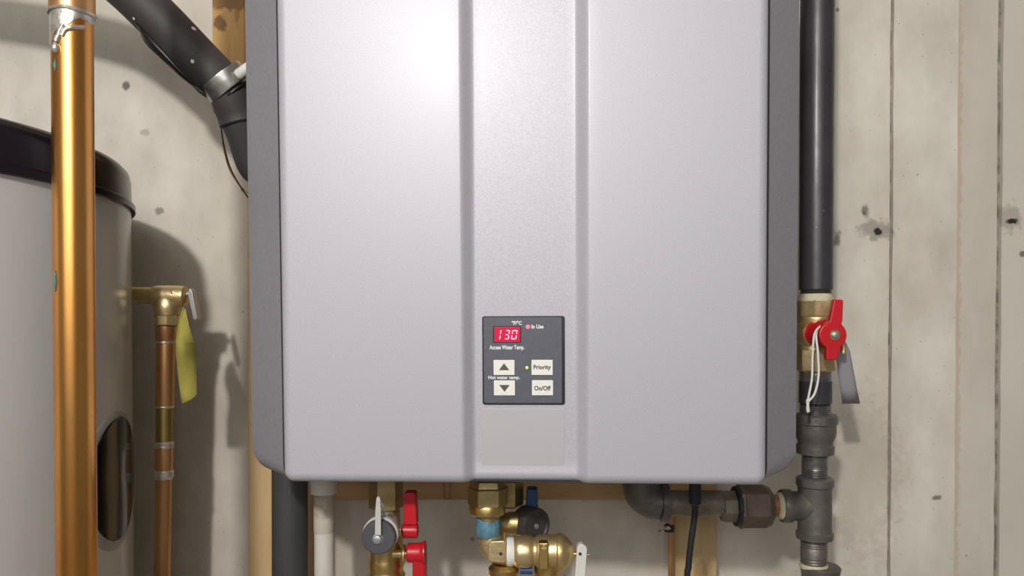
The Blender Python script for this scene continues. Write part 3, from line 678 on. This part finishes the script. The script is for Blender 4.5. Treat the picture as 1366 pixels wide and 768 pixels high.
# ------------------------------------------------------------------ gas line on the right
YG = .81
gas = thing('gas_line', 'black iron gas pipe with cast fittings running down beside the heater right side', 'pipe', P(1087, 768, YG))
GX = 1088.2
obj('upper_pipe', vl(GX, YG, [(396, 19.6)]+thread(395, 387, 20, 4)+[(386, 21.4), (0, 21.6), (-420, 21.6)], 48), 'iron', gas)
gv = thing('gas_shutoff_valve', 'brass gas valve with red handle on the black iron pipe', 'valve', P(1087, 500, YG))
GX = 1087.6
obj('upper_nut', vl(GX, YG, [(424, 23), (421, 24.5), (402, 24.5), (400, 23)], 8, PI/8), 'brass_mid', gv, ang=20)
obj('sealant_ring', vl(GX, YG, [(402, 23.5), (398, 23.5), (394, 21), (392, 20)]), 'sealant', gv)
obj('valve_body', vl(GX, YG, [(466, 24), (463, 23.4), (458, 23.2), (454, 22.6), (442, 22.4), (430, 22.8), (426, 23.8), (423, 23.4)]), 'brass_mid', gv)
obj('lower_nut', vl(GX, YG, [(496, 21), (493, 25), (470, 25.2), (464, 23.5)], 8, PI/8+.1), 'brass_mid', gv, ang=20)
axh = Vector((.35, -.94, 0)).normalized()
hb = P(1106, 445, YG-.035)
obj('stem_housing', MB().lathe(hb-axh*.030, axh, [(0, .0118), (.020, .0118), (.021, .0145), (.027, .0145)], 28), 'red', gv)
obj('stem_collar', MB().lathe(hb-axh*.034, axh, [(0, .0135), (.012, .0135)], 28), 'brass_pale', gv)
# red lever handle
YH = YG-.045; poly = [(1112.5, 399), (1125.5, 399.5), (1124.5, 428)]
cxh, cyh, rh = 1111.5, 447, 18.6
for k in range(13):
    a = math.radians(52-104*k/12); poly.append((cxh+rh*math.cos(a), cyh-rh*math.sin(a)))
poly += [(1116.5, 480.5), (1102.5, 480), (1102.5, 464)]
for k in range(11):
    a = math.radians(238-116*k/10); poly.append((cxh+rh*math.cos(a), cyh-rh*math.sin(a)))
poly += [(1107, 428)]
h = obj('red_handle', MB().pxprism(poly, YH, .008), 'red', gv, bevel=.0016, segs=3, label='red lever handle turned vertical')
obj('handle_screw', MB().lathe(P(1113.5, 446.5, YH)-Vector((0, .003, 0)), (0, 1, 0), [(0, .0015), (.0005, .0032), (.0035, .0036)], 6), 'steel', h)
obj('screw_seat', MB().lathe(P(1113.5, 446.5, YH)-Vector((0, .0006, 0)), (0, 1, 0), [(0, .0052), (.0012, .0056)], 20), 'brass_old', h)
obj('travel_stop', MB().lathe(P(1125, 466, YG-.03), (0, 0, 1), [(-.004, .0028), (.004, .0028)], 12), 'brass_pale', gv)
obj('pipe_nipple', vl(1087.4, YG, [(560, 19)]+thread(556, 538, 19.4, 7)+[(537, 21), (508, 21)]+thread(507, 493, 20, 5), 44), 'iron', gas)
obj('thread_band', vl(1087.4, YG, [(508, 20.6)]+thread(507.5, 496, 20.8, 4), 44), 'steel_thread', gas)
obj('thread_band', vl(1087.4, YG, [(553, 20)]+thread(552.5, 540, 20.3, 5), 44), 'steel_thread', gas)
GX = 1088
obj('reducing_coupling', vl(GX-.6, YG, [(606, 20), (604.5, 23.8), (594, 24.2), (592, 22.3), (588, 22.5), (582, 25), (577, 26.3), (566, 26.6), (564, 28.4), (554.5, 28.4), (552, 26), (552, 20)], 48), 'iron_cast', gas)
GX = 1087
obj('pipe_nipple', vl(GX, YG, [(645, 17)]+thread(640, 625, 17.3, 5)+[(624, 17), (614, 17)]+thread(613, 602, 17.3, 4), 44), 'steel_thread', gas)
obj('tee_fitting', vl(1086.6, YG, [(718, 18), (717.5, 23.5), (710, 24.2), (708, 22), (700, 21.6), (655, 21.6), (649, 22), (647, 24), (638, 24.2), (636, 22), (635, 18)], 48), 'iron_cast', gas)
mb = MB(); pyb = 674.5
hl(pyb, YG, [(1042, 17), (1041.6, 21), (1044, 22.2), (1054, 22), (1057, 19.6), (1070, 19.4), (1087, 19.4)], 44, 0, mb)
obj('tee_branch', mb, 'iron_cast', gas)
obj('sealant_ring', hl(pyb, YG, [(1036, 14.5), (1039, 17.4), (1043, 18.4), (1044, 15)]), 'sealant', gas)
obj('sealant_ring', vl(1085.5, YG, [(757, 17.6), (754.5, 18.6), (751, 17.6)]), 'sealant', gas)
obj('pipe_nipple', vl(1085.5, YG, [(760, 16.8)]+thread(756, 742, 17.2, 4)+[(741, 17)]+thread(730, 715, 17.2, 5), 44), 'iron_cast', gas)
obj('lower_coupling', vl(1085.2, YG, [(2400, 23), (790, 23), (764, 24.5), (756, 26), (754, 24), (754, 17)], 44), 'iron_cast', gas)
obj('pipe_nipple', hl(674, YG, [(1024, 14.4), (1037, 14.6)]), 'rust', gas)
obj('union_nut', hl(675, YG, [(983, 24), (984, 29), (988, 29.5), (990, 28.5), (1020, 28.5), (1028, 24.5), (1029, 17)], 6, .25), 'iron_brown', gas, ang=20)
obj('union_gasket', hl(675, YG, [(979, 20), (980, 26.5), (985, 27)], 32), 'gasket', gas)
obj('union_collar', hl(675, YG, [(961, 17.5), (963, 21.5), (981, 22), (982, 20)], 8, .2), 'iron_dusty', gas, ang=20)
obj('cross_pipe', hl(671, YG, [(880, 17.2), (963, 17.2)]), 'iron_dusty', gas)
el = [P(896, 669, YG), P(880, 669, YG), P(868, 666, YG), P(858, 657, YG), P(855, 645, YG), P(855, 630, YG), P(855, 610, YG)]
obj('elbow_fitting', MB().tube(spline(el[1:], 8), 25*S(YG), 36).lathe(el[0]+Vector((-.013, 0, 0)), (1, 0, 0), [(0, .0195), (.001, .0212), (.0085, .0212), (.0095, .018)], 36), 'iron_cast', gas)
# string and gray tag
YS = YG-.047
t = thing('tag_string', 'white looped string tied around the red handled gas valve', 'string', P(1080, 548, YS))
def Sx(l): return spline([P(x, y, YS+dy) for x, y, dy in l], 7)
obj('string_strand', MB().tube(Sx([(1100, 433, .022), (1092, 437, .006), (1086, 448, 0), (1084, 475, 0), (1083, 505, 0), (1078, 533, 0), (1079, 549, 0)]), .0011, 8), 'string', t)
obj('string_strand', MB().tube(Sx([(1098, 430, .022), (1089, 444, .004), (1091, 470, .0), (1092, 500, 0), (1087, 524, -.001), (1078, 536, -.002)]), .0011, 8), 'string', t)
obj('string_knot', MB().lathe(P(1077.5, 538, YS)-Vector((0, 0, .009)), (0, 0, 1), [(0, .0009), (.003, .0017), (.007, .0014), (.012, .0019), (.014, .0006)], 10), 'string', t)
mb = MB(); rws = [((1112, 452), (1126, 452)), ((1115, 475), (1134, 468)), ((1118, 500), (1139, 496)), ((1121, 520), (1143, 518)), ((1123.5, 538), (1147, 538))]; prev = None
for i, (l, r) in enumerate(rws):
    rg = mb.ring([P(l[0]+(r[0]-l[0])*k/3, l[1]+(r[1]-l[1])*k/3, YG-.022+.009*i+.0015*math.sin(i+k)) for k in range(4)])
    if prev:
        for k in range(3): mb.f.append((prev[k], prev[k+1], rg[k+1], rg[k]))
    prev = rg
t = obj('gray_tag', mb, 'gray_tag', solid=.0008); tag(t, 'plain lavender gray tag hanging behind the red gas valve handle', 'tag')

# ------------------------------------------------------------------ power cord and thin copper line
YP = .765
t = thing('power_cord', 'black power cord dropping from the heater bottom right of centre', 'cord', P(918, 768, YP))
obj('cord_grip', vl(927.2, YP, [(678, 4.5), (673, 6), (671, 8), (640, 8.2)], 20), 'cord', t)
obj('cord_cable', MB().tube(spline([P(927.5, 672, YP), P(926.5, 690, YP), P(921.5, 725, YP), P(918.5, 755, YP), P(916, 800, YP), P(914, 1100, YP), P(914, 2200, YP)], 8), 4.3*S(YP), 14), 'cord', t)
YT = .885
t = thing('copper_line', 'thin tarnished copper tube dropping beside the lower stud', 'tube', P(895, 768, YT))
obj('tube', MB().lathe((P(894.5, 700, YT).x, YT, -1.0), (0, 0, 1), [(0, 3.2*S(YT)), (P(894, 640, YT).z+1.0, 3.2*S(YT))], 16), 'copper_dull', t)
obj('rubber_clip', vl(892.5, YT, [(709, 5), (708, 7), (701, 7.2), (699, 5)], 20), 'cord', t, label='small black clip on the tube')
obj('clip_band', vl(891.5, YT-.001, [(705.5, 5.5), (703, 6.6), (700.5, 5.5)], 16), 'steel', t)
